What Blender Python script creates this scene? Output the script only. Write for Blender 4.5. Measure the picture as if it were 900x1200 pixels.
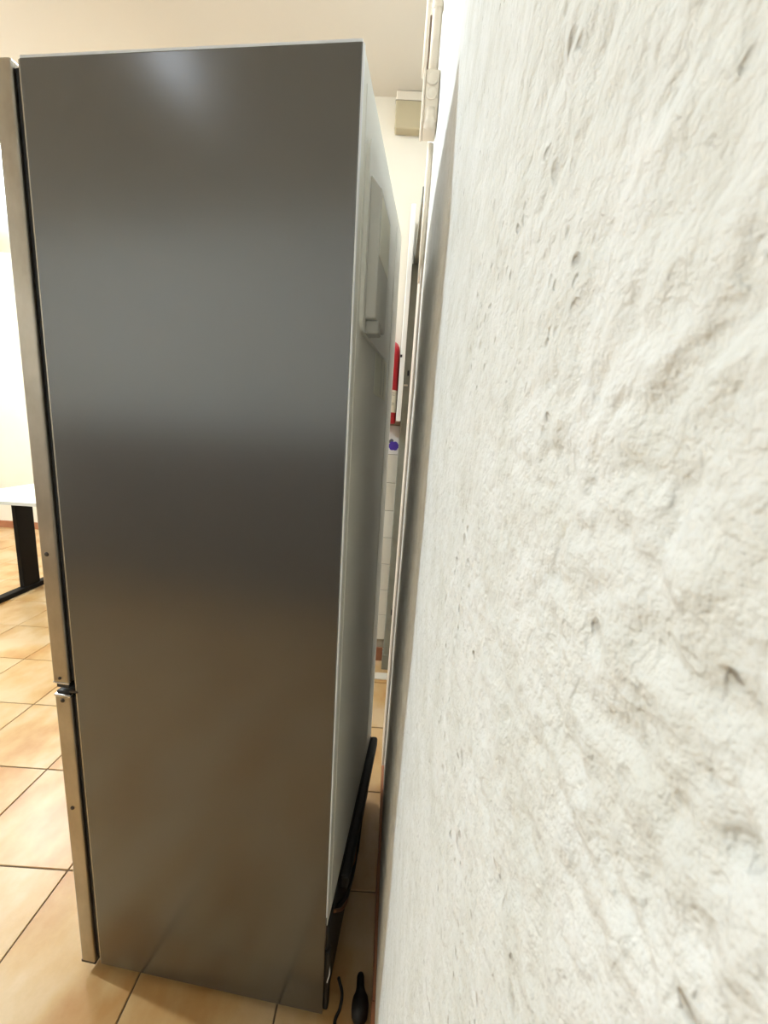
import bpy, bmesh, math, random
import numpy as np
from mathutils import Vector, Matrix

for o in list(bpy.data.objects):
    bpy.data.objects.remove(o)
scene = bpy.context.scene
COL = scene.collection
random.seed(7)

# ------------------------------------------------------------------ camera
cam_data = bpy.data.cameras.new('camera')
cam = bpy.data.objects.new('camera', cam_data)
COL.objects.link(cam)
F_PX = 490.16                                    # focal length in pixels of the 900x1200 frame
cam_data.sensor_fit = 'VERTICAL'
cam_data.sensor_height = 24.0
cam_data.lens = F_PX / 1200.0 * 24.0
cam_data.clip_start = 0.005
cam_data.dof.use_dof = True                       # tiny phone aperture: only the plaster beside the lens softens
cam_data.dof.focus_distance = 0.9
cam_data.dof.aperture_fstop = 16.0
right = Vector((0.998, 0.0212, 0.0601))
up = Vector((-0.0631, 0.1915, 0.9795))
fwd = Vector((-0.0093, 0.9813, -0.1925))
CAM_Z = 1.3153
cam.matrix_world = Matrix(((right.x, up.x, -fwd.x, 0), (right.y, up.y, -fwd.y, 0),
                           (right.z, up.z, -fwd.z, CAM_Z), (0, 0, 0, 1)))
scene.camera = cam

# ------------------------------------------------------------------ world, exposure
w = bpy.data.worlds.new('world')
scene.world = w
w.use_nodes = True
w.node_tree.nodes['Background'].inputs[0].default_value = (0.9, 0.85, 0.75, 1)
w.node_tree.nodes['Background'].inputs[1].default_value = 0.15
scene.view_settings.view_transform = 'Standard'
scene.view_settings.look = 'None'
scene.view_settings.gamma = 1.0
scene.view_settings.use_curve_mapping = False
scene.view_settings.exposure = 0.0

# ceiling lamps: (x, y, emission strength, colour, radius)
LAMPS = [(-3.05, 1.38, 2080.0, (0.775, 0.915, 1.0), 0.06),
         (-1.22, -0.33, 8.0, (0.82, 0.90, 1.0), 0.06),
         (-3.10, 3.30, 480.0, (0.90, 0.95, 1.0), 0.075)]  # last one: unseen lamp added to brighten the far room
CEIL = 2.80
FILL_LAMP = (-0.50, 1.56, 160.0, (0.95, 0.97, 1.0), 0.07)   # flush disc lamp added out of view to brighten the end wall


# ------------------------------------------------------------------ helpers
def link(name, me, mat=None, parent=None, smooth=False):
    o = bpy.data.objects.new(name, me)
    COL.objects.link(o)
    if mat is not None:
        me.materials.append(mat)
    if parent is not None:
        o.parent = parent
    if smooth:
        me.polygons.foreach_set('use_smooth', [True] * len(me.polygons))
    return o


def obj(name, bm, mat=None, parent=None, smooth=False):
    me = bpy.data.meshes.new(name)
    bmesh.ops.recalc_face_normals(bm, faces=bm.faces[:])
    bm.to_mesh(me)
    bm.free()
    return link(name, me, mat, parent, smooth)


def empty(name, loc=(0, 0, 0), rz=0.0):
    o = bpy.data.objects.new(name, None)
    o.empty_display_size = 0.1
    COL.objects.link(o)
    o.location = loc
    o.rotation_euler = (0, 0, rz)
    return o


def tag(o, label, cat, group=None):
    o['label'] = label
    o['category'] = cat
    if group:
        o['group'] = group
    return o


def struct(o):
    o['kind'] = 'structure'
    return o


def box_bm(x0, x1, y0, y1, z0, z1, bev=0.0, seg=2, bm=None):
    b = bmesh.new()
    bmesh.ops.create_cube(b, size=1.0)
    for v in b.verts:
        v.co = Vector(((x0 + x1) / 2 + v.co.x * (x1 - x0), (y0 + y1) / 2 + v.co.y * (y1 - y0),
                       (z0 + z1) / 2 + v.co.z * (z1 - z0)))
    if bev > 0:
        bmesh.ops.bevel(b, geom=b.edges[:], offset=bev, segments=seg, profile=0.5, affect='EDGES')
    if bm is None:
        return b
    me = bpy.data.meshes.new('tmp')
    b.to_mesh(me)
    b.free()
    bm.from_mesh(me)
    bpy.data.meshes.remove(me)
    return bm


def box(name, x0, x1, y0, y1, z0, z1, mat, parent=None, bev=0.0, seg=2, smooth=False):
    return obj(name, box_bm(x0, x1, y0, y1, z0, z1, bev, seg), mat, parent, smooth)


def lathe_bm(profile, seg=32, axis='Z', centre=(0, 0, 0), bm=None):
    """profile: list of (radius, height)"""
    bm = bm or bmesh.new()
    rings = []
    for r, h in profile:
        ring = []
        for i in range(seg):
            a = 2 * math.pi * i / seg
            p = (r * math.cos(a), r * math.sin(a), h)
            if axis == 'Y':
                p = (p[0], p[2], p[1])
            elif axis == 'X':
                p = (p[2], p[0], p[1])
            ring.append(bm.verts.new((p[0] + centre[0], p[1] + centre[1], p[2] + centre[2])))
        rings.append(ring)
    for a, b in zip(rings[:-1], rings[1:]):
        for i in range(seg):
            j = (i + 1) % seg
            bm.faces.new((a[i], a[j], b[j], b[i]))
    bm.faces.new(rings[0])
    bm.faces.new(rings[-1])
    return bm


def spline(pts, n=8):
    pts = [Vector(p) for p in pts]
    P = [pts[0] * 2 - pts[1]] + pts + [pts[-1] * 2 - pts[-2]]
    out = []
    for i in range(1, len(P) - 2):
        for k in range(n):
            t = k / n
            a, b, c, d = P[i - 1:i + 3]
            out.append(0.5 * ((2 * b) + (c - a) * t + (2 * a - 5 * b + 4 * c - d) * t * t
                              + (3 * b - a - 3 * c + d) * t ** 3))
    out.append(pts[-1])
    return out


def tube_bm(pts, r, seg=10, bm=None):
    bm = bm or bmesh.new()
    rings = []
    up_ = Vector((0.3, 0.2, 1)).normalized()
    for i, p in enumerate(pts):
        d = (pts[min(i + 1, len(pts) - 1)] - pts[max(i - 1, 0)]).normalized()
        s = d.cross(up_)
        if s.length < 1e-4:
            s = d.cross(Vector((1, 0, 0)))
        s.normalize()
        t = s.cross(d).normalized()
        up_ = t
        rr = r[i] if isinstance(r, (list, tuple)) else r
        rings.append([bm.verts.new(p + s * rr * math.cos(2 * math.pi * k / seg) + t * rr * math.sin(2 * math.pi * k / seg))
                      for k in range(seg)])
    for a, b in zip(rings[:-1], rings[1:]):
        for k in range(seg):
            j = (k + 1) % seg
            bm.faces.new((a[k], a[j], b[j], b[k]))
    bm.faces.new(rings[0])
    bm.faces.new(rings[-1])
    return bm


def rrect_prism(y0, y1, z0, z1, x0, x1, rad, seg=5):
    """rounded rectangle in the YZ plane, extruded along X"""
    pts = []
    for cy, cz, a0 in ((y1 - rad, z1 - rad, 0), (y0 + rad, z1 - rad, 90), (y0 + rad, z0 + rad, 180), (y1 - rad, z0 + rad, 270)):
        for k in range(seg + 1):
            a = math.radians(a0 + 90 * k / seg)
            pts.append((cy + rad * math.cos(a), cz + rad * math.sin(a)))
    bm = bmesh.new()
    A = [bm.verts.new((x0, y, z)) for y, z in pts]
    B = [bm.verts.new((x1, y, z)) for y, z in pts]
    n = len(pts)
    for i in range(n):
        bm.faces.new((A[i], A[(i + 1) % n], B[(i + 1) % n], B[i]))
    bm.faces.new(A)
    bm.faces.new(B)
    return bm


# ------------------------------------------------------------------ materials
def mat(name, col, rough=0.5, metal=0.0, spec=0.5, emit=None, strength=0.0):
    m = bpy.data.materials.new(name)
    m.use_nodes = True
    b = m.node_tree.nodes['Principled BSDF']
    b.inputs['Base Color'].default_value = (*col, 1)
    b.inputs['Roughness'].default_value = rough
    b.inputs['Metallic'].default_value = metal
    b.inputs['Specular IOR Level'].default_value = spec
    if emit:
        b.inputs['Emission Color'].default_value = (*emit, 1)
        b.inputs['Emission Strength'].default_value = strength
    return m


def nd(m, t, **kw):
    n = m.node_tree.nodes.new(t)
    for k, v in kw.items():
        setattr(n, k, v)
    return n


def lk(m, a, b):
    m.node_tree.links.new(a, b)


def bsdf(m):
    return m.node_tree.nodes['Principled BSDF']


def noise(m, scale, detail=3.0, rough=0.55, vec=None, stretch=None):
    n = nd(m, 'ShaderNodeTexNoise')
    n.inputs['Scale'].default_value = scale
    n.inputs['Detail'].default_value = detail
    n.inputs['Roughness'].default_value = rough
    if vec is None:
        tc = nd(m, 'ShaderNodeTexCoord')
        vec = tc.outputs['Object']
    if stretch:
        mp = nd(m, 'ShaderNodeMapping')
        mp.inputs['Scale'].default_value = stretch
        lk(m, vec, mp.inputs[0])
        vec = mp.outputs[0]
    lk(m, vec, n.inputs['Vector'])
    return n


def ramp(m, fac, stops):
    r = nd(m, 'ShaderNodeValToRGB')
    el = r.color_ramp.elements
    while len(el) < len(stops):
        el.new(0.5)
    for e, (p, c) in zip(el, stops):
        e.position = p
        e.color = (*c, 1)
    lk(m, fac, r.inputs[0])
    return r


def bump(m, height, strength, dist, prev=None):
    b = nd(m, 'ShaderNodeBump')
    b.inputs['Strength'].default_value = strength
    b.inputs['Distance'].default_value = dist
    lk(m, height, b.inputs['Height'])
    if prev is not None:
        lk(m, prev.outputs[0], b.inputs['Normal'])
    lk(m, b.outputs[0], bsdf(m).inputs['Normal'])
    return b


M = {}
# rough white plaster of the near wall
m = M['plaster'] = mat('rough_white_plaster', (0.80, 0.79, 0.75), 0.85, spec=0.2)
n1 = noise(m, 26, 5, 0.6)
r1 = ramp(m, n1.outputs[0], [(0.32, (0.73, 0.72, 0.67)), (0.5, (0.79, 0.785, 0.75)), (0.66, (0.83, 0.825, 0.80))])
lk(m, r1.outputs[0], bsdf(m).inputs['Base Color'])
tc = nd(m, 'ShaderNodeTexCoord')
wn = noise(m, 60, 3, 0.6, tc.outputs['Object'])
wm = nd(m, 'ShaderNodeVectorMath', operation='MULTIPLY_ADD')      # ragged pit outlines
lk(m, wn.outputs['Color'], wm.inputs[0])
wm.inputs[1].default_value = (0.009, 0.009, 0.009)
lk(m, tc.outputs['Object'], wm.inputs[2])
pits = []
for sc_, lo, hi in ((38.0, 0.05, 0.17), (95.0, 0.07, 0.22)):
    v = nd(m, 'ShaderNodeTexVoronoi')
    v.inputs['Scale'].default_value = sc_
    v.inputs['Randomness'].default_value = 1.0
    lk(m, wm.outputs[0], v.inputs['Vector'])
    pr = nd(m, 'ShaderNodeMapRange')
    pr.inputs[1].default_value = lo
    pr.inputs[2].default_value = hi
    pr.inputs[3].default_value = 1.0
    pr.inputs[4].default_value = 0.0
    lk(m, v.outputs['Distance'], pr.inputs[0])
    pits.append(pr)
pc = noise(m, 14, 3, 0.6)
pm = nd(m, 'ShaderNodeMapRange')
pm.inputs[1].default_value = 0.46
pm.inputs[2].default_value = 0.60
lk(m, pc.outputs[0], pm.inputs[0])
pmax = nd(m, 'ShaderNodeMath', operation='MAXIMUM')
lk(m, pits[0].outputs[0], pmax.inputs[0])
lk(m, pits[1].outputs[0], pmax.inputs[1])
pit = nd(m, 'ShaderNodeMath', operation='MULTIPLY')
lk(m, pmax.outputs[0], pit.inputs[0])
lk(m, pm.outputs[0], pit.inputs[1])
pit_shade = nd(m, 'ShaderNodeMixRGB')                                   # pits darkened in colour, painting in their shade
pit_shade.inputs[2].default_value = (0.42, 0.39, 0.33, 1)
df = nd(m, 'ShaderNodeMath', operation='MULTIPLY')
df.inputs[1].default_value = 0.55
lk(m, pit.outputs[0], df.inputs[0])
lk(m, df.outputs[0], pit_shade.inputs[0])
lk(m, r1.outputs[0], pit_shade.inputs[1])
lk(m, pit_shade.outputs[0], bsdf(m).inputs['Base Color'])
inv = nd(m, 'ShaderNodeMath', operation='SUBTRACT')
inv.inputs[0].default_value = 1.0
lk(m, pit.outputs[0], inv.inputs[1])
n2 = noise(m, 230, 4, 0.6)
n3 = noise(m, 85, 4, 0.6)
b1 = bump(m, n3.outputs[0], 0.75, 0.0055)
b2 = bump(m, n2.outputs[0], 0.6, 0.0024, b1)
b3 = bump(m, inv.outputs[0], 0.8, 0.002, b2)

m = M['cream'] = mat('cream_wall_paint', (0.80, 0.70, 0.55), 0.8, spec=0.2)
n1 = noise(m, 3, 4, 0.5)
r1 = ramp(m, n1.outputs[0], [(0.3, (0.79, 0.715, 0.595)), (0.7, (0.82, 0.755, 0.64))])
lk(m, r1.outputs[0], bsdf(m).inputs['Base Color'])
bump(m, noise(m, 90, 3).outputs[0], 0.15, 0.002)
M['white_wall'] = mat('white_wall_paint', (0.84, 0.83, 0.80), 0.8, spec=0.2)
m = M['ceiling'] = mat('cream_ceiling_paint', (0.74, 0.68, 0.59), 0.85, spec=0.15)
bump(m, noise(m, 120, 3).outputs[0], 0.1, 0.002)

# terracotta-cream floor tile, each tile a little different
m = M['floor_tile'] = mat('glazed_peach_floor_tile', (0.80, 0.55, 0.28), 0.30, spec=0.5)
tc = nd(m, 'ShaderNodeTexCoord')
oi = nd(m, 'ShaderNodeObjectInfo')
sc = nd(m, 'ShaderNodeVectorMath', operation='SCALE')
sc.inputs[3].default_value = 37.0
cmb = nd(m, 'ShaderNodeCombineXYZ')
for i in range(3):
    lk(m, oi.outputs['Random'], cmb.inputs[i])
lk(m, cmb.outputs[0], sc.inputs[0])
ad = nd(m, 'ShaderNodeVectorMath', operation='ADD')
lk(m, tc.outputs['Object'], ad.inputs[0])
lk(m, sc.outputs[0], ad.inputs[1])
n1 = noise(m, 5.5, 4, 0.5, ad.outputs[0], (1.0, 0.7, 1))
r1 = ramp(m, n1.outputs[0], [(0.33, (0.47, 0.235, 0.07)), (0.48, (0.57, 0.36, 0.155)), (0.64, (0.64, 0.465, 0.27))])
n2 = noise(m, 160, 3, 0.6, ad.outputs[0])
mx = nd(m, 'ShaderNodeMixRGB', blend_type='MULTIPLY')
mx.inputs[0].default_value = 0.10
lk(m, r1.outputs[0], mx.inputs[1])
lk(m, n2.outputs[0], mx.inputs[2])
lk(m, mx.outputs[0], bsdf(m).inputs['Base Color'])
bump(m, noise(m, 14, 3, 0.5, ad.outputs[0]).outputs[0], 0.06, 0.004)
M['grout'] = mat('brown_floor_grout', (0.16, 0.115, 0.075), 0.9, spec=0.1)

m = M['skirting'] = mat('terracotta_skirting_tile', (0.50, 0.20, 0.09), 0.4)
n1 = noise(m, 8, 3)
r1 = ramp(m, n1.outputs[0], [(0.3, (0.31, 0.115, 0.055)), (0.7, (0.42, 0.18, 0.09))])
lk(m, r1.outputs[0], bsdf(m).inputs['Base Color'])

M['wall_tile'] = mat('glazed_beige_wall_tile', (0.78, 0.73, 0.62), 0.25)
m = M['wall_tile']
oi = nd(m, 'ShaderNodeObjectInfo')
r1 = ramp(m, oi.outputs['Random'], [(0.0, (0.84, 0.79, 0.68)), (1.0, (0.87, 0.83, 0.73))])
lk(m, r1.outputs[0], bsdf(m).inputs['Base Color'])
M['white_tile'] = mat('glazed_white_decor_tile', (0.90, 0.89, 0.88), 0.18)
M['violet'] = mat('violet_glaze', (0.10, 0.05, 0.48), 0.3)
M['violet_pale'] = mat('pale_violet_glaze', (0.55, 0.50, 0.85), 0.3)
M['leaf_dark'] = mat('dark_grey_glaze', (0.12, 0.13, 0.16), 0.3)
M['tile_grout'] = mat('grey_wall_grout', (0.42, 0.37, 0.29), 0.9, spec=0.1)

# refrigerator
m = M['side_grey'] = mat('satin_grey_lacquered_steel', (0.170, 0.173, 0.176), 0.22, metal=0.85)
m = M['stainless'] = mat('brushed_stainless_steel', (0.62, 0.58, 0.52), 0.33, metal=1.0)
n1 = noise(m, 12, 4, 0.6, None, (1, 1, 0.6))
r1 = ramp(m, n1.outputs[0], [(0.3, (0.36, 0.32, 0.26)), (0.65, (0.50, 0.46, 0.40))])
lk(m, r1.outputs[0], bsdf(m).inputs['Base Color'])
bump(m, noise(m, 1.0, 2, 0.5, None, (500, 500, 4)).outputs[0], 0.04, 0.0005)
M['chrome'] = mat('chrome_cap', (0.60, 0.59, 0.57), 0.2, metal=1.0)
M['back_grey'] = mat('pale_grey_coated_back_panel', (0.74, 0.72, 0.65), 0.5, spec=0.3)
M['back_box'] = mat('pale_grey_plastic', (0.58, 0.565, 0.51), 0.5)
M['paper'] = mat('white_paper_label', (0.90, 0.87, 0.74), 0.95, spec=0.0)
M['print_grey'] = mat('grey_label_print', (0.45, 0.44, 0.40), 0.7)
M['top_white'] = mat('white_lip_and_highlight', (0.80, 0.81, 0.84), 0.3)  # white of the top lip, and of the highlight painted along the rear edge
M['rubber'] = mat('black_rubber', (0.008, 0.008, 0.010), 0.6)
M['black'] = mat('black_plastic', (0.005, 0.0045, 0.005), 0.5)
M['dark_steel'] = mat('dark_screw_steel', (0.07, 0.055, 0.045), 0.45, metal=0.6)
M['copper'] = mat('dull_copper_tube', (0.35, 0.17, 0.09), 0.4, metal=1.0)
M['white_wire'] = mat('white_wire_insulation', (0.7, 0.7, 0.68), 0.5)

M['ivory'] = mat('ivory_electrical_plastic', (0.80, 0.71, 0.58), 0.4)
M['ivory_dark'] = mat('dark_brown_plastic', (0.16, 0.11, 0.07), 0.7)  # dark brown of the cable, seam and ribs
M['yellowed'] = mat('yellowed_diffuser_plastic', (0.50, 0.42, 0.27), 0.35)
M['frame_beige'] = mat('pinkish_beige_frame_paint', (0.66, 0.57, 0.47), 0.5)
m = M['jamb'] = mat('olive_grey_painted_metal', (0.215, 0.215, 0.175), 0.42)
n1 = noise(m, 9, 3, 0.6)
r1 = ramp(m, n1.outputs[0], [(0.3, (0.19, 0.185, 0.145)), (0.7, (0.25, 0.255, 0.215))])
lk(m, r1.outputs[0], bsdf(m).inputs['Base Color'])
M['white_paint'] = mat('glossy_white_trim_paint', (0.86, 0.84, 0.79), 0.35)
M['stone'] = mat('pale_threshold_stone', (0.72, 0.66, 0.55), 0.4)
m = M['red'] = mat('red_extinguisher_enamel', (0.55, 0.018, 0.028), 0.28)
M['table_white'] = mat('white_laminate', (0.86, 0.86, 0.85), 0.3)
M['table_edge'] = mat('grey_laminate_edge', (0.52, 0.51, 0.46), 0.45)
M['table_black'] = mat('black_powder_coat', (0.005, 0.0045, 0.0045), 0.6, spec=0.15)
m = M['locker'] = mat('dark_brown_cabinet', (0.20, 0.17, 0.145), 0.5)
M['lamp_base'] = mat('white_lamp_base', (0.8, 0.8, 0.8), 0.4)


# ------------------------------------------------------------------ the rough wall on the right
def wall_x(y, z):
    """x of the wall face: slightly out of plumb, drifting away with depth"""
    return 0.040 + 0.0085 * z + 0.008 * (y - 0.6)


def perlin(x, y, seed):
    xi = np.floor(x).astype(np.int64)
    yi = np.floor(y).astype(np.int64)
    xf = x - xi
    yf = y - yi

    def grad(ix, iy, dx, dy):
        h = (ix * 374761393 + iy * 668265263 + seed * 2147483647) & 0xFFFFFFFF
        h = ((h ^ (h >> 13)) * 1274126177) & 0xFFFFFFFF
        a = ((h ^ (h >> 16)) & 0xFFFF) / 65536.0 * 2 * np.pi
        return np.cos(a) * dx + np.sin(a) * dy
    u = xf ** 3 * (xf * (xf * 6 - 15) + 10)
    v_ = yf ** 3 * (yf * (yf * 6 - 15) + 10)
    a = grad(xi, yi, xf, yf)
    b = grad(xi + 1, yi, xf - 1, yf)
    c = grad(xi, yi + 1, xf, yf - 1)
    d = grad(xi + 1, yi + 1, xf - 1, yf - 1)
    return (a * (1 - u) + b * u) * (1 - v_) + (c * (1 - u) + d * u) * v_ 


def graded(lo, hi, c, h0, g):
    """grid lines from lo to hi, step h0 near c growing with the distance from c"""
    out = [c]
    p = c
    while p < hi:
        p += max(h0, g * abs(p - c))
        out.append(min(p, hi))
    p = c
    neg = []
    while p > lo:
        p -= max(h0, g * abs(p - c))
        neg.append(max(p, lo))
    return np.array(neg[::-1] + out)


WALL_END = 1.40
ys = graded(-1.85, WALL_END - 0.012, 0.03, 0.0011, 0.013)
zs = graded(0.0, CEIL, 1.315, 0.0011, 0.013)
Yg, Zg = np.meshgrid(ys, zs, indexing='ij')
dy = np.gradient(ys)[:, None] + 0 * Zg
dz = np.gradient(zs)[None, :] + 0 * Yg
cell = np.maximum(dy, dz)
H = np.zeros_like(Yg)
# warp gives trowelled, lumpy shapes rather than even noise
wy = Yg + 0.012 * perlin(Yg / 0.05, Zg / 0.05, 91)
wz = Zg + 0.012 * perlin(Yg / 0.05, Zg / 0.05, 92)
for lam, amp, sd in ((0.45, 0.0030, 1), (0.17, 0.0014, 2), (0.06, 0.0006, 3)):
    fade = np.clip((lam / cell - 2.5) / 3.0, 0, 1)
    H += amp * perlin(Yg / lam, Zg / lam, sd) * fade
mask = 0.35 + 0.65 * np.clip(perlin(Yg / 0.11, Zg / 0.09, 11) * 1.6 + 0.5, 0, 1)
for lam, amp, sd in ((0.021, 0.0017, 4), (0.0105, 0.0023, 5), (0.0055, 0.0009, 6)):
    fade = np.clip((lam / cell - 2.5) / 3.0, 0, 1)
    n_ = perlin(wy / lam, wz / lam, sd)
    lump = np.where(n_ > -0.05, n_ * 0.9, -0.045 + (n_ + 0.05) * 1.5)
    H += amp * lump * fade * mask
# small pits
pn = perlin(Yg / 0.013, Zg / 0.013, 21)
H -= 0.0028 * np.clip((pn - 0.42) / 0.2, 0, 1) * np.clip((0.013 / cell - 2.5) / 3.0, 0, 1)
Xg = wall_x(Yg, Zg) - H
ny, nz = Yg.shape
V = np.stack([Xg, Yg, Zg], axis=-1)
# round the free edge of the wall and turn it into the door reveal
extra = []
edgeX, edgeY, edgeZ = V[-1, :, 0], V[-1, :, 1], V[-1, :, 2]
for k in range(1, 6):
    a = math.pi / 2 * k / 5
    extra.append(np.stack([edgeX + 0.012 * (1 - math.cos(a)), edgeY + 0.012 * math.sin(a), edgeZ], axis=-1))
extra.append(np.stack([edgeX + 0.16, edgeY + 0.012, edgeZ], axis=-1))
V = np.concatenate([V] + [e[None] for e in extra], axis=0)
ny = V.shape[0]
idx = np.arange(ny * nz).reshape(ny, nz)
Fq = np.stack([idx[:-1, :-1], idx[:-1, 1:], idx[1:, 1:], idx[1:, :-1]], axis=-1).reshape(-1, 4)
me = bpy.data.meshes.new('wall_right')
me.vertices.add(ny * nz)
me.vertices.foreach_set('co', V.reshape(-1).astype(np.float32))
me.loops.add(Fq.size)
me.loops.foreach_set('vertex_index', Fq.reshape(-1).astype(np.int32))
me.polygons.add(len(Fq))
me.polygons.foreach_set('loop_start', np.arange(0, Fq.size, 4, dtype=np.int32))
me.polygons.foreach_set('use_smooth', np.ones(len(Fq), dtype=bool))
me.update(calc_edges=True)
me.validate()
wall_right = struct(link('wall_right', me, M['plaster']))


# ------------------------------------------------------------------ the rest of the room
ROOM_X0, ROOM_Y0, ROOM_Y1 = -5.4, -1.80, 4.45
END_X0, END_Y = -0.95, 2.23
struct(box('wall_left', ROOM_X0 - 0.1, ROOM_X0, ROOM_Y0, ROOM_Y1, 0, CEIL, M['cream']))
struct(box('wall_far', ROOM_X0 - 0.1, END_X0 + 0.02, ROOM_Y1, ROOM_Y1 + 0.1, 0, CEIL, M['cream']))
struct(box('wall_near', ROOM_X0 - 0.1, 0.3, ROOM_Y0 - 0.1, ROOM_Y0, 0, CEIL, M['white_wall']))
wall_end = struct(box('wall_end', END_X0, 0.6, END_Y, ROOM_Y1 + 0.1, 0, CEIL, M['cream']))
struct(box('ceiling', ROOM_X0 - 0.1, 0.6, ROOM_Y0 - 0.1, ROOM_Y1 + 0.1, CEIL, CEIL + 0.1, M['ceiling']))
floor = struct(box('floor', ROOM_X0 - 0.1, 0.6, ROOM_Y0 - 0.1, ROOM_Y1 + 0.1, -0.12, -0.0035, M['grout']))

# floor tiles
TS = 0.3414
TX, TY = -0.8666, 0.9792
tb = box_bm(-TS / 2 + 0.0021, TS / 2 - 0.0021, -TS / 2 + 0.0021, TS / 2 - 0.0021, -0.009, 0.0, 0.0012, 1)
tile_me = bpy.data.meshes.new('tile')
tb.to_mesh(tile_me)
tb.free()
tile_me.materials.append(M['floor_tile'])
rest = bmesh.new()
for i in range(-14, 5):
    for j in range(-12, 11):
        cx, cy = TX + (i + 0.5) * TS, TY + (j + 0.5) * TS
        if cx - TS / 2 > 0.12 or cx + TS / 2 < ROOM_X0 or cy - TS / 2 > ROOM_Y1 or cy + TS / 2 < ROOM_Y0:
            continue
        if cx > END_X0 + TS / 2 and cy - TS / 2 > END_Y:
            continue
        seen = cy + TS / 2 > 0.55 and i >= -11
        if seen:
            t = bpy.data.objects.new('tile', tile_me)
            COL.objects.link(t)
            t.location = (cx, cy, random.uniform(-0.0005, 0.0003))
            t.parent = floor
        else:
            box_bm(cx - TS / 2 + 0.0021, cx + TS / 2 - 0.0021, cy - TS / 2 + 0.0021, cy + TS / 2 - 0.0021, -0.009, 0, 0, 1, rest)
o = obj('outer_tiles', rest, M['floor_tile'], floor)
o['kind'] = 'stuff'


def skirting_run(name, p0, p1, depth, height, normal, piece=0.333):
    """run of terracotta skirting tiles from p0 to p1 along a wall, thick along normal"""
    p0, p1, nrm = Vector(p0), Vector(p1), Vector(normal)
    d = (p1 - p0)
    L = d.length
    d.normalize()
    root = struct(empty(name, p0))
    n = max(1, int(math.ceil(L / piece)))
    for k in range(n):
        a, b = k * piece + 0.001, min((k + 1) * piece, L) - 0.001
        if b - a < 0.01:
            continue
        q = [d * a, d * b, d * a + nrm * depth, d * b + nrm * depth]
        xs = [v_.x for v_ in q]
        ys_ = [v_.y for v_ in q]
        box('tile', min(xs), max(xs), min(ys_), max(ys_), 0.0, height, M['skirting'], root, 0.002, 2)
    return root


# skirting of the right wall follows its slight drift in depth
sk = struct(empty('baseboard_right', (0, 0, 0)))
yy = -1.3
while yy < WALL_END - 0.06:
    y1 = min(yy + 0.332, WALL_END - 0.03)
    xw = wall_x((yy + y1) / 2, 0.03)
    box('tile', xw - 0.008, xw + 0.012, yy, y1, 0.0, 0.072, M['skirting'], sk, 0.002, 2)
    yy += 0.334
skirting_run('baseboard_far', (ROOM_X0, ROOM_Y1, 0), (END_X0, ROOM_Y1, 0), 0.011, 0.078, (0, -1, 0))
skirting_run('baseboard_end', (-0.95, END_Y, 0), (0.02, END_Y, 0), 0.012, 0.082, (0, -1, 0), 0.15)

# tiled dado of the end wall
WT = 0.151
box('tile_bed', -0.945, 0.10, END_Y - 0.006, END_Y + 0.001, 0.078, 1.345, M['tile_grout'], wall_end)
wb = box_bm(-WT / 2 + 0.0016, WT / 2 - 0.0016, -0.011, 0.0, -WT / 2 + 0.0016, WT / 2 - 0.0016, 0.0018, 1)
wt_me = bpy.data.meshes.new('tile')
wb.to_mesh(wt_me)
wb.free()
wt_me.materials.append(M['wall_tile'])
deco_me = wt_me.copy()
deco_me.materials.clear()
deco_me.materials.append(M['white_tile'])
COLX = [0.030 - k * WT for k in range(7)]
for x in COLX:
    for k in range(8):
        zc = 1.341 - WT / 2 - k * WT
        if zc - WT / 2 < 0.075:
            continue
        t = bpy.data.objects.new('decor_tile' if k == 0 else 'tile', deco_me if k == 0 else wt_me)
        COL.objects.link(t)
        t.location = (x, END_Y - 0.0005, zc)
        t.parent = wall_end
        if k == 0:
            # violet flower glazed on the white tile
            fb = bmesh.new()
            cx, cz = -0.022, -0.030
            for a in range(6):
                an = a * math.pi / 3
                lathe_bm([(0.0001, -0.0112), (0.013, -0.0112), (0.0135, -0.0122), (0.0001, -0.0124)], 12, 'Y',
                         (cx + 0.016 * math.cos(an), 0, cz + 0.011 * math.sin(an)), fb)
            obj('flower', fb, M['violet'], t)
            lb = bmesh.new()
            lathe_bm([(0.0001, -0.0112), (0.010, -0.0112), (0.0001, -0.0122)], 12, 'Y', (cx - 0.012, 0, cz + 0.026), lb)
            lathe_bm([(0.0001, -0.0112), (0.008, -0.0112), (0.0001, -0.0122)], 12, 'Y', (cx - 0.024, 0, cz + 0.022), lb)
            obj('leaf', lb, M['leaf_dark'], t)

# doorway in the right wall, between the end of the plaster and the end wall
door = struct(empty('door_1', (0.06, 1.8, 0)))
dl = Vector((0.06, 1.8, 0))


def sheared(name, x0, x1, y0, y1, z0, z1, mt, parent, lean=0.0085, origin=dl, bev=0.002):
    bm = box_bm(x0, x1, y0, y1, z0, z1, bev, 1)
    for v_ in bm.verts:
        v_.co.x += lean * v_.co.z
        v_.co -= origin
    return obj(name, bm, mt, parent)


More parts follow.
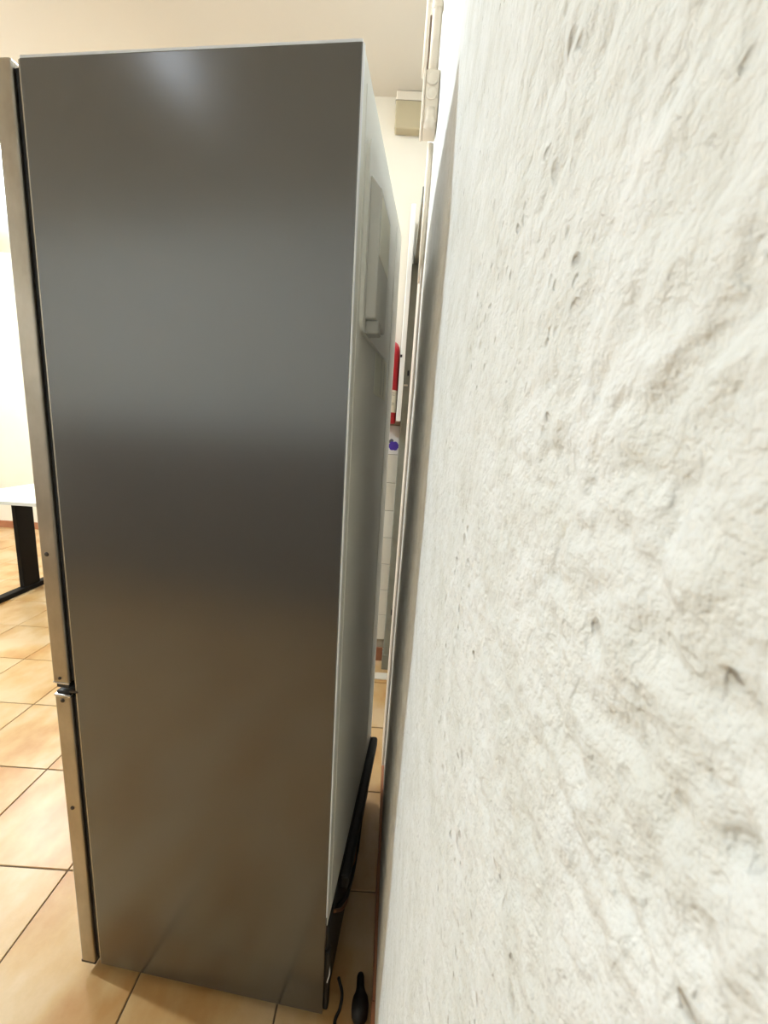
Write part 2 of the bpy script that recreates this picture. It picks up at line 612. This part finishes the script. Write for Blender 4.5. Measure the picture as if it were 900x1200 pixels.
sheared('architrave', 0.0385, 0.075, 1.416, 1.60, 0.0, 2.08, M['frame_beige'], door)
sheared('reveal', 0.060, 0.20, 1.60, 1.615, 0.0, 2.08, M['frame_beige'], door)
jb = sheared('jamb', 0.0225, 0.062, 2.13, 2.19, 0.0, 2.08, M['jamb'], door)
sheared('head', 0.030, 0.11, 1.60, 2.19, 2.08, 2.13, M['jamb'], door)
sheared('leaf', 0.10, 0.135, 1.62, 2.14, 0.012, 2.08, M['frame_beige'], door)
sheared('white_casing', -0.0005, 0.0215, 2.07, 2.222, 1.36, 2.30, M['white_paint'], door)
for nm, x, z, hx, hz, mt in (('strike_plate', 0.0475, 1.575, 0.009, 0.045, 'jamb'), ('latch_hole', 0.0565, 1.592, 0.0045, 0.012, 'rubber'),
                             ('latch_lip', 0.0475, 1.535, 0.010, 0.004, 'frame_beige'), ('hinge_pin', 0.0555, 0.345, 0.0045, 0.016, 'rubber'),
                             ('casing_screw', 0.0165, 1.660, 0.0045, 0.006, 'rubber'), ('hinge_plate', 0.050, 0.325, 0.006, 0.012, 'jamb')):
    yy0 = {'strike_plate': 2.1285, 'casing_screw': 2.0685}.get(nm, 2.1275)
    xx = x - 0.0085 * (z - 0.0) * 0.0
    bm = box_bm(xx - hx, xx + hx, yy0 - (0.0015 if nm in ('latch_hole', 'latch_lip', 'hinge_pin') else 0.0), yy0 + 0.0045, z - hz, z + hz, 0.0008, 1)
    for v_ in bm.verts:
        v_.co -= dl
    obj(nm, bm, M[mt], door)
# jamb foot leans a little inward, threshold stone
sheared('jamb_shoe', 0.018, 0.060, 2.128, 2.192, 0.0, 0.09, M['jamb'], door)
sheared('threshold', -0.30, 0.11, 2.03, 2.09, 0.0, 0.006, M['stone'], door)
# plaster above the door
bm = box_bm(0.0, 0.16, WALL_END + 0.001, END_Y + 0.01, 2.13, CEIL)
for v_ in bm.verts:
    if v_.co.x < 0.05:
        v_.co.x = wall_x(v_.co.y, v_.co.z)
struct(obj('wall_lintel', bm, M['plaster']))
struct(box('wall_passage', 0.18, 0.3, 1.3, END_Y, 0, CEIL, M['cream']))

# ------------------------------------------------------------------ refrigerator
FR_LOC, FR_ROT = (-0.0753, 0.6981, 0.0), -0.1092
fr = empty('refrigerator', FR_LOC, FR_ROT)
tag(fr, 'tall dark grey two-door refrigerator seen from its side, pulled up to the rough white wall', 'refrigerator')
D, W_, H_, Z0 = 0.5428, 0.597, 1.846, 0.028
box('cabinet_body', -D, 0.0, 0.0, W_, Z0, H_, M['side_grey'], fr, 0.0025, 3)
box('top_panel', -D + 0.001, -0.001, 0.001, W_ - 0.001, H_ - 0.001, H_ + 0.004, M['top_white'], fr, 0.0015, 2)
edge = bmesh.new()
box_bm(-0.0015, 0.0018, 0.0004, 0.006, 0.30, H_ - 0.002, 0.0006, 1, edge)
o = obj('rear_edge_highlight', edge, M['top_white'], fr)  # white strip painting in the highlight on the cabinet's rear edge
edge = bmesh.new()
box_bm(-D - 0.0015, -D + 0.0015, 0.0003, 0.004, 0.04, H_ - 0.002, 0.0006, 1, edge)
obj('front_edge_trim', edge, M['stainless'], fr)
bp = box('back_panel', -0.004, 0.0012, 0.007, W_ - 0.007, 0.27, H_ - 0.004, M['back_grey'], fr, 0.0005, 1)
o = box('panel_seam', 0.0, 0.0024, 0.030, 0.033, 0.29, H_ - 0.03, M['back_grey'], bp, 0.0005, 1)
o = box('panel_seam', 0.0, 0.0024, 0.470, 0.473, 0.29, H_ - 0.03, M['back_grey'], bp, 0.0005, 1)
plate = obj('control_plate', rrect_prism(0.052, 0.36, 1.478, 1.765, 0.0, 0.007, 0.018), M['back_grey'], fr)
cover = box('control_cover', 0.006, 0.030, 0.067, 0.19, 1.500, 1.716, M['back_box'], fr, 0.003, 2)
for v_ in cover.data.vertices:           # the cover's top slopes outward
    if v_.co.z > 1.7 and v_.co.x > 0.02:
        v_.co.z -= 0.017
    if v_.co.x > 0.02:
        v_.co.x -= 0.004
box('cover_catch', 0.007, 0.030, 0.078, 0.112, 1.478, 1.5005, M['print_grey'], cover, 0.002, 1)
s1 = box('rating_label', 0.0255, 0.0266, 0.075, 0.185, 1.600, 1.690, M['paper'], cover)
s1['label'] = 'white paper label on the control cover'
s2 = box('rating_label', 0.0012, 0.0022, 0.243, 0.430, 1.390, 1.482, M['paper'], bp)
s2['label'] = 'white rectangular label below the control plate'
for b_ in (0.335, 0.385):
    box('print_line', 0.0021, 0.0025, b_, b_ + 0.003, 1.396, 1.476, M['print_grey'], s2)

# compressor bay
cp = obj('compressor_bay', box_bm(-0.10, 0.004, 0.010, W_ - 0.010, 0.035, 0.268, 0.004, 2), M['black'], fr)
cs = box('drip_tray', 0.003, 0.026, 0.11, W_ - 0.015, 0.235, 0.272, M['black'], cp, 0.006, 2)
comp = lathe_bm([(0.001, 0.06), (0.060, 0.062), (0.085, 0.085), (0.088, 0.15), (0.070, 0.195), (0.030, 0.215), (0.001, 0.218)], 28, 'Z', (-0.068, 0.33, 0))
obj('compressor', comp, M['black'], cp, True)
for k in range(3):
    pts = spline([(0.006, 0.05 + 0.02 * k, 0.25 - 0.02 * k), (0.020, 0.10 + 0.04 * k, 0.20 - 0.02 * k), (0.018, 0.20 + 0.05 * k, 0.15), (0.012, 0.33 + 0.05 * k, 0.17 + 0.02 * k)], 8)
    obj('tube', tube_bm(pts, 0.0035, 8), M['copper'] if k == 0 else M['black'], cp, True)
sp = box('side_bracket', -0.002, 0.010, 0.004, 0.022, 0.035, 0.200, M['black'], cp, 0.004, 2)
pts = spline([(0.006, 0.012, 0.165), (0.010, 0.008, 0.140), (0.006, 0.006, 0.118), (0.008, 0.010, 0.098)], 6)
wv = obj('wire', tube_bm(pts, 0.0022, 8), M['white_wire'], cp, True)
wv['label'] = 'short white wire loop'

# doors
def door_part(z0, z1):
    bm = box_bm(-0.592, -0.5565, -0.001, W_ + 0.001, z0, z1, 0.003, 2)
    return bm


du = obj('upper_door', door_part(0.766, 1.847), M['stainless'], fr)
dw = obj('lower_door', door_part(0.026, 0.739), M['stainless'], fr)
box('end_cap', -0.5935, -0.556, -0.0015, W_ + 0.0015, 0.7645, 0.7695, M['chrome'], du, 0.002, 2)
box('end_cap', -0.5935, -0.556, -0.0018, W_ + 0.0018, 0.735, 0.741, M['chrome'], dw, 0.002, 2)
box('under_lip', -0.588, -0.560, 0.002, W_ - 0.002, 0.7545, 0.766, M['rubber'], du, 0.001, 1)
box('upper_lip', -0.590, -0.560, 0.002, W_ - 0.002, 0.739, 0.7470, M['rubber'], dw, 0.001, 1)
box('bottom_cap', -0.593, -0.556, -0.0014, W_ + 0.0014, 0.0245, 0.031, M['dark_steel'], dw, 0.001, 1)
box('gasket', -0.5570, -D - 0.0002, 0.006, W_ - 0.006, 0.772, 1.838, M['rubber'], du, 0.002, 1)
box('gasket', -0.5570, -D - 0.0002, 0.006, W_ - 0.006, 0.035, 0.735, M['rubber'], dw, 0.002, 1)
hg = box('hinge', -0.558, -0.538, -0.0012, 0.035, 0.7480, 0.7525, M['dark_steel'], fr, 0.001, 1)
for par, a, z, r in ((du, -0.5775, 1.042, 0.0044), (du, -0.5760, 0.778, 0.0030), (dw, -0.5745, 0.7275, 0.0046), (dw, -0.5760, 0.464, 0.0044)):
    obj('screw', lathe_bm([(r * 1.0, 0.0), (r, -0.0016), (r * 0.75, -0.0028), (0.0005, -0.0030)], 14, 'Y', (a, -0.0005, z)), M['dark_steel'], par, True)
for a in (-0.50, -0.05):
    for b in (0.05, W_ - 0.05):
        obj('foot', lathe_bm([(0.018, 0.0), (0.020, 0.004), (0.016, 0.010), (0.010, 0.012), (0.010, 0.032)], 18, 'Z', (a, b, 0)), M['black'], fr, True)
box('plinth', -0.53, -0.02, 0.022, W_ - 0.02, 0.016, 0.03, M['black'], fr)


def to_local(p):
    c, s = math.cos(-FR_ROT), math.sin(-FR_ROT)
    x, y = p[0] - FR_LOC[0], p[1] - FR_LOC[1]
    return (c * x - s * y, s * x + c * y, p[2])


# mains lead lying behind the refrigerator with its round black plug
cord_pts = [(-0.046, 0.745, 0.060), (-0.036, 0.738, 0.026), (-0.038, 0.722, 0.008), (-0.047, 0.700, 0.005), (-0.036, 0.672, 0.005), (-0.010, 0.664, 0.010), (0.006, 0.682, 0.019), (0.007, 0.692, 0.021)]
cord = obj('power_cord', tube_bm(spline([to_local(p) for p in cord_pts], 8), 0.0036, 10), M['black'], fr, True)
bm = bmesh.new()
pl = [to_local(p) for p in ((0.007, 0.688, 0.020), (0.0072, 0.694, 0.021), (0.0075, 0.700, 0.022), (0.0078, 0.712, 0.023), (0.0078, 0.724, 0.0235), (0.0076, 0.734, 0.024), (0.0070, 0.742, 0.024), (0.006, 0.752, 0.024), (0.005, 0.772, 0.024), (0.0045, 0.778, 0.024))]
tube_bm([Vector(p) for p in pl], [0.006, 0.013, 0.0175, 0.0195, 0.0195, 0.0175, 0.0125, 0.0095, 0.0085, 0.0060], 18, bm)
plug = obj('plug', bm, M['black'], cord, True)

# ------------------------------------------------------------------ electrical fittings on the right wall
jx = wall_x(1.29, 2.16)
jbx = empty('junction_box', (jx, 1.30, 2.170))
JH = 0.058
tag(jbx, 'ivory junction box with two round knockouts on the right wall above the doorway', 'junction box')
bw = 0.0365
box('housing', -bw, 0.0, -0.030, 0.050, -JH, JH, M['ivory'], jbx, 0.004, 3)
box('lid', -bw - 0.006, -bw - 0.0005, -0.031, 0.051, -JH - 0.001, JH + 0.001, M['ivory'], jbx, 0.002, 2)
for zc in (0.036, 0.004):
    obj('knockout', lathe_bm([(0.0150, 0.0), (0.0150, -0.0030), (0.0128, -0.0050), (0.0105, -0.0036), (0.0005, -0.0034)], 24, 'Y', (-bw / 2 - 0.001, -0.0295, zc)), M['ivory'], jbx, True)
obj('cable_gland', lathe_bm([(0.0145, 0.012), (0.0150, 0.0), (0.0140, -0.012), (0.0125, -0.020)], 24, 'Z', (-bw / 2 - 0.001, -0.022, -0.040)), M['ivory'], jbx, True)
obj('cable_gland', lathe_bm([(0.0125, 0.010), (0.0150, 0.004), (0.0155, -0.012)], 24, 'Z', (-bw / 2 - 0.001, -0.022, -0.052)), M['ivory'], jbx, True)

cd = obj('conduit', tube_bm([Vector((wall_x(1.30, 2.225) - 0.019, 1.30, 2.226)), Vector((wall_x(1.30, 2.40) - 0.019, 1.30, 2.40)),
                             Vector((wall_x(1.30, 2.44) - 0.019, 1.30, 2.44)), Vector((wall_x(1.30, CEIL) - 0.019, 1.30, CEIL - 0.001))],
                            0.0125, 18), M['ivory'], None, True)
tag(cd, 'ivory plastic conduit rising from the top of the junction box', 'conduit')
for z in (2.375, 2.62):
    obj('clip', lathe_bm([(0.0142, 0.0), (0.0150, 0.002), (0.0150, 0.014), (0.0142, 0.016)], 18, 'Z', (wall_x(1.30, z) - 0.019, 1.30, z)), M['ivory'], cd, True)
c2 = obj('conduit', tube_bm([Vector((wall_x(1.50, z) - 0.040, 1.50, z)) for z in (2.37, 2.55, CEIL - 0.001)], 0.009, 14), M['ivory'], None, True)
tag(c2, 'thinner ivory conduit climbing the wall just behind the thick one', 'conduit')
cable = obj('cable', tube_bm(spline([(wall_x(1.42, z) - 0.0335 - 0.0008 * math.sin(z * 60), 1.42, z) for z in (2.25, 2.29, 2.33, 2.37, 2.41, 2.46)], 6), 0.0030, 8), M['ivory_dark'], None, True)
tag(cable, 'thin dark cable running up between the two ivory conduits', 'cable')
c3 = obj('conduit', tube_bm([Vector((wall_x(1.30, z) - 0.010, 1.325, z)) for z in (2.092, 2.0, 1.92)] + [Vector((wall_x(1.38, 1.86) - 0.008, 1.40, 1.86)), Vector((wall_x(1.44, 1.78) - 0.006, 1.45, 1.78))], 0.008, 14), M['ivory'], None, True)
tag(c3, 'short ivory conduit leaving the underside of the junction box', 'conduit')

# emergency light high on the end wall
em = empty('emergency_light', (-0.025, END_Y, 2.735))
tag(em, 'small yellowed emergency light on the end wall just under the ceiling', 'wall light')
box('housing', -0.054, 0.062, -0.045, 0.0, 0.028, 0.064, M['ivory'], em, 0.004, 2)
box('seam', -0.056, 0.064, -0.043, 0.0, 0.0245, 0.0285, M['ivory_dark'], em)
box('diffuser', -0.055, 0.063, -0.050, 0.0, -0.085, 0.0250, M['yellowed'], em, 0.006, 3)
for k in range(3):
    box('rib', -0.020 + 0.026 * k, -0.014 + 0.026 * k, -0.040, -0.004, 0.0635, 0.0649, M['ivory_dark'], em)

# fire extinguisher
fe = empty('fire_extinguisher', (-0.066, 2.135, 1.345))
tag(fe, 'red fire extinguisher with white label hung on the end wall beyond the refrigerator', 'fire extinguisher')
R_ = 0.076
obj('cylinder', lathe_bm([(0.060, 0.0), (0.070, 0.002), (R_, 0.010), (R_, 0.345), (0.0735, 0.362), (0.066, 0.376), (0.050, 0.388), (0.026, 0.395), (0.020, 0.402)], 48), M['red'], fe, True)
# label wraps the front half
bm = bmesh.new()
A, B = [], []
for k in range(25):
    a = math.radians(-165 + 155 * k / 24)
    A.append(bm.verts.new(((R_ + 0.0008) * math.cos(a), (R_ + 0.0008) * math.sin(a), 0.055)))
    B.append(bm.verts.new(((R_ + 0.0008) * math.cos(a), (R_ + 0.0008) * math.sin(a), 0.160)))
for k in range(24):
    bm.faces.new((A[k], A[k + 1], B[k + 1], B[k]))
lab = obj('paper_label', bm, M['paper'], fe, True)
lab['label'] = 'white instruction label'
bm = bmesh.new()
for zz in (0.145, 0.135, 0.098, 0.090):
    P0, P1 = [], []
    for k in range(12):
        a = math.radians(-120 + 84 * k / 11)
        P0.append(bm.verts.new(((R_ + 0.0014) * math.cos(a), (R_ + 0.0014) * math.sin(a), zz)))
        P1.append(bm.verts.new(((R_ + 0.0014) * math.cos(a), (R_ + 0.0014) * math.sin(a), zz + 0.003)))
    for k in range(11):
        bm.faces.new((P0[k], P0[k + 1], P1[k + 1], P1[k]))
obj('label_print', bm, M['print_grey'], lab)
vb = bmesh.new()
lathe_bm([(0.018, 0.400), (0.018, 0.425), (0.012, 0.430), (0.012, 0.448)], 20, 'Z', (0, 0, 0), vb)
obj('valve', vb, M['chrome'], fe, True)
box('squeeze_handle', -0.085, 0.012, -0.011, 0.011, 0.446, 0.456, M['black'], fe, 0.003, 2)
obj('hose', tube_bm(spline([(-0.012, -0.01, 0.425), (-0.06, -0.03, 0.415), (-0.092, -0.03, 0.33), (-0.094, -0.03, 0.18), (-0.092, -0.03, 0.07)], 8), 0.009, 12), M['black'], fe, True)
box('wall_bracket', -0.03, 0.03, 0.070, 0.095, 0.30, 0.37, M['black'], fe, 0.003, 1)

# ------------------------------------------------------------------ desk at the far left
dk = empty('desk', (-2.0, 2.84, 0))
tag(dk, 'white-topped desk on black T-shaped legs, showing left of the refrigerator', 'desk')
box('desktop', -0.72, 0.76, -0.37, 0.36, 0.727, 0.750, M['table_white'], dk, 0.002, 2)
e_ = box('edge_band', -0.722, 0.762, -0.3725, 0.3625, 0.7265, 0.7475, M['table_edge'], dk, 0.001, 1)
for x, nm in ((-0.62, 'leg'), (0.62, 'leg')):
    lg = box('leg', x - 0.016, x + 0.016, -0.015, 0.125, 0.03, 0.726, M['table_black'], dk, 0.003, 2)
    box('foot_bar', x - 0.030, x + 0.030, -0.33, 0.33, 0.0, 0.035, M['table_black'], lg, 0.006, 2)
box('cross_beam', -0.61, 0.61, 0.02, 0.06, 0.64, 0.70, M['table_black'], dk, 0.003, 1)

# ------------------------------------------------------------------ behind the camera: low dark cabinets added to darken the side panel's reflection
for k in range(4):
    x0 = -3.70 + 0.80 * k
    ct = empty('reflection_cabinet', (x0 + 0.4, -1.52, 0))
    tag(ct, ('dark brown two-door cabinet added behind the viewpoint for a reflection, farthest from the rough wall',
             'dark brown two-door cabinet added behind the viewpoint for a reflection, second from the far left end of its row',
             'dark brown two-door cabinet added behind the viewpoint for a reflection, second from the rough wall',
             'dark brown two-door cabinet added behind the viewpoint for a reflection, nearest to the rough wall')[k], 'cabinet', 'cabinets added for the reflection')
    box('carcass', -0.398, 0.398, -0.27, 0.20, 0.0, 1.23, M['locker'], ct, 0.003, 1)
    for s in (-1, 1):
        dd = box('cabinet_door', min(0.004 * s, 0.39 * s), max(0.004 * s, 0.39 * s), 0.20, 0.22, 0.06, 1.21, M['locker'], ct, 0.003, 1)
        obj('knob', lathe_bm([(0.006, 0.22), (0.006, 0.235), (0.014, 0.24), (0.012, 0.25), (0.001, 0.252)], 14, 'Y', (0.045 * s, 0, 0.75)), M['chrome'], dd, True)

# ------------------------------------------------------------------ lamps
for k, (x, y, st, c, r) in enumerate(LAMPS):
    lp = empty('ceiling_lamp', (x, y, CEIL))
    tag(lp, ('white globe ceiling lamp over the desk side of the room, level with the refrigerator',
             'white globe ceiling lamp behind the viewpoint', 'white globe ceiling lamp added to brighten the far room')[k], 'lamp', 'globe ceiling lamps')
    obj('base', lathe_bm([(0.075, 0.0), (0.075, -0.012), (0.035, -0.022), (0.030, -0.040)], 24), M['lamp_base'], lp, True)
    prof = [(0.028, -0.036)]
    for q in range(1, 15):
        a = math.pi * q / 15
        prof.append((r * math.sin(a), -0.036 - r * (1 - math.cos(a)) - 0.002))
    prof.append((0.001, -0.036 - 2 * r - 0.002))
    gm = mat('lamp_globe_glow', (0.9, 0.9, 0.9), 0.4, emit=c, strength=st)
    obj('globe', lathe_bm(prof, 32), gm, lp, True)

x, y, st, c, r = FILL_LAMP
lp = empty('fill_lamp', (x, y, CEIL))
tag(lp, 'round flush ceiling downlight added to brighten the end wall', 'lamp')
obj('trim_ring', lathe_bm([(r + 0.002, 0.0), (r + 0.018, 0.0), (r + 0.018, -0.008), (r + 0.002, -0.010)], 32), M['lamp_base'], lp, True)
obj('diffuser', lathe_bm([(0.001, -0.004), (r, -0.004), (r, -0.0125), (r - 0.003, -0.0135), (0.001, -0.0135)], 32), mat('fill_lamp_glow', (0.9, 0.9, 0.9), 0.4, emit=c, strength=st), lp)
